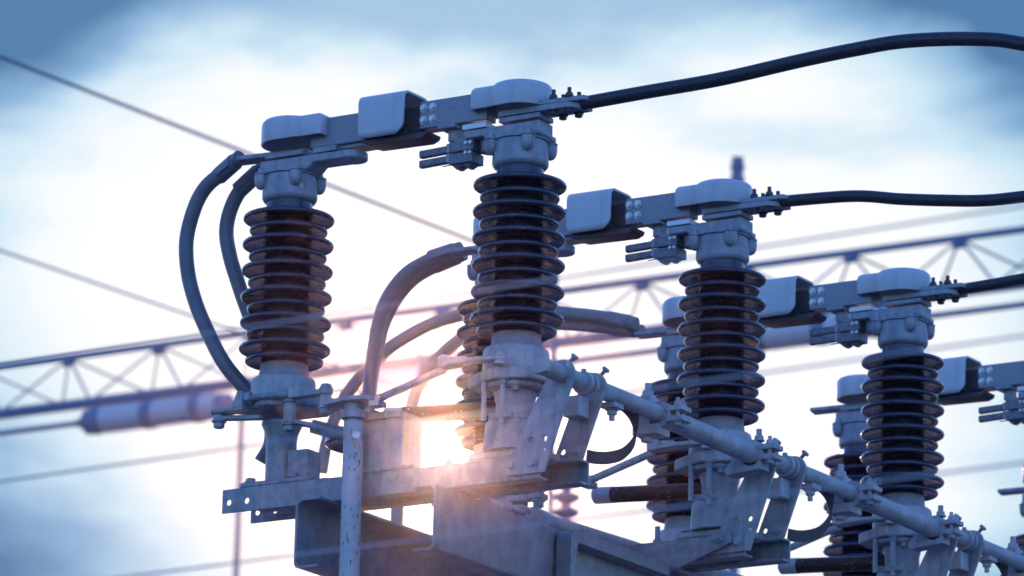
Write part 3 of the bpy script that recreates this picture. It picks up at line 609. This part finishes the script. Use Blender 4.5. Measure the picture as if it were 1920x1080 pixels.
for xx in (X0, X1):
    m = MB()
    for dx, dy in ((-.4, 24.8), (.4, 24.8), (-.4, 26.1), (.4, 26.1)): m.bar((xx + dx*1.8, dy, 0), (xx + dx*.4, dy, 12.2), .10, .10, (1, 0, 0))
    for z in range(0, 12):
        m.bar((xx - .55, 24.8, z), (xx + .55, 24.8, z + 1), .05, .05); m.bar((xx + .55, 26.1, z), (xx - .55, 26.1, z + 1), .05, .05)
    m.build('leg', 'far', t)
def make_string(x0, label):
    t = thing('insulator_string', (x0, 24.95, 11.52), label, 'insulator', 'blurred insulator strings below the gantry')
    MB().lathe([(.03, -.26), (.05, -.20), (.105, -.15), (.112, -.05), (.10, 0)], (x0, 24.95, 11.52), (1, 0, 0), 28).build('end_cap', 'far', t)
    pr = []
    for k in range(22):
        u = k * .052; pr += [(.088, u), (.110, u + .016), (.110, u + .026), (.088, u + .050)]
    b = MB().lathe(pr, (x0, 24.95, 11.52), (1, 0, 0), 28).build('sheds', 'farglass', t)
    for u in (.42, .90): MB().lathe([(.10, 0), (.119, .01), (.119, .09), (.10, .10)], (x0 + u, 24.95, 11.52), (1, 0, 0), 28).build('band', 'far', b)
    MB().lathe([(.09, 1.144), (.10, 1.17), (.09, 1.25), (.03, 1.30)], (x0, 24.95, 11.52), (1, 0, 0), 20).build('end_cap', 'far', t)
    return t
SX = (-19.50, -16.82, -13.32)
st = make_string(SX[0], 'blurred pale insulator string at the left with a dark end cap below the gantry')
dup(st, SX[1] - SX[0], 0, 'blurred insulator string in the centre, tinted orange behind the cables')
dup(st, SX[2] - SX[0], 0, 'blurred pale insulator string right of centre between the second and third poles')
t = thing('strain_wire', (-16, 24.95, 11.52), 'blurred strain wire joining the insulator strings below the gantry', 'wire')
E_ = [X0] + [q for x in SX for q in (x - .20, x + 1.25)] + [X1]
for q in range(0, len(E_), 2): MB().cyl((E_[q], 24.95, 11.52), (E_[q+1], 24.95, 11.52), .024, seg=12).build('wire', 'far', t)
t = thing('overhead_wire', (-11.53, 18.95, 0), 'blurred overhead wire descending from the upper left corner', 'wire', 'blurred overhead wires at the left')
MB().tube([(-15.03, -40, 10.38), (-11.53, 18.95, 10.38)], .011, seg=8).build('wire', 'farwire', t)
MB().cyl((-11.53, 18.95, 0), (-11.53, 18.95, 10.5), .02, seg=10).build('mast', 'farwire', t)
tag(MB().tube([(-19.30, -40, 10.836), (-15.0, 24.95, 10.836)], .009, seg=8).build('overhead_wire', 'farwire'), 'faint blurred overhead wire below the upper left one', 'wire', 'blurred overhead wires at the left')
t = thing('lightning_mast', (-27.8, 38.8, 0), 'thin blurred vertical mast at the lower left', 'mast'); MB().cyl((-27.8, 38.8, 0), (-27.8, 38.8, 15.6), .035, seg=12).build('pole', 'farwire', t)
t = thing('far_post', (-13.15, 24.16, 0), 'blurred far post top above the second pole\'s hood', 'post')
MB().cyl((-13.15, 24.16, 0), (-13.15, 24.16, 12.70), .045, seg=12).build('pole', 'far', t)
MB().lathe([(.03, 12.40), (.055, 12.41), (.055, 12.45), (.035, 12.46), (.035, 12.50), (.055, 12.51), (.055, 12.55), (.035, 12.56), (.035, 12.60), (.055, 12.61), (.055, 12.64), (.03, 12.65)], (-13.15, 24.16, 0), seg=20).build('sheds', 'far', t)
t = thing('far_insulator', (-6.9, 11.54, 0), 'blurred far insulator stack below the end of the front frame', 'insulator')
MB().lathe([(.10, 0), (.06, 6.70), (.025, 6.72)] + sum([[(.02, 6.74 + .072*k), (.062, 6.765 + .072*k), (.062, 6.778 + .072*k), (.02, 6.80 + .072*k)] for k in range(6)], []), (-6.9, 11.54, 0), seg=24).build('stack', 'far', t)

# ------------------------------------------------------------------ thin haze added for the flare-like warm glow round the low sun
hz = MB(); hz.box(-60, 30, -14, 60, -1., 19.); hz = hz.build('haze', 'gravel'); hz['kind'] = 'stuff'
hm = bpy.data.materials.new('haze'); hm.use_nodes = True; ht = hm.node_tree; ht.nodes.clear()
ho = ht.nodes.new('ShaderNodeOutputMaterial'); hv = ht.nodes.new('ShaderNodeVolumePrincipled'); ht.links.new(hv.outputs[0], ho.inputs['Volume'])
hv.inputs['Color'].default_value = (.95, .93, .92, 1); hv.inputs['Density'].default_value = .00016; hv.inputs['Anisotropy'].default_value = .990
hz.data.materials.clear(); hz.data.materials.append(hm)
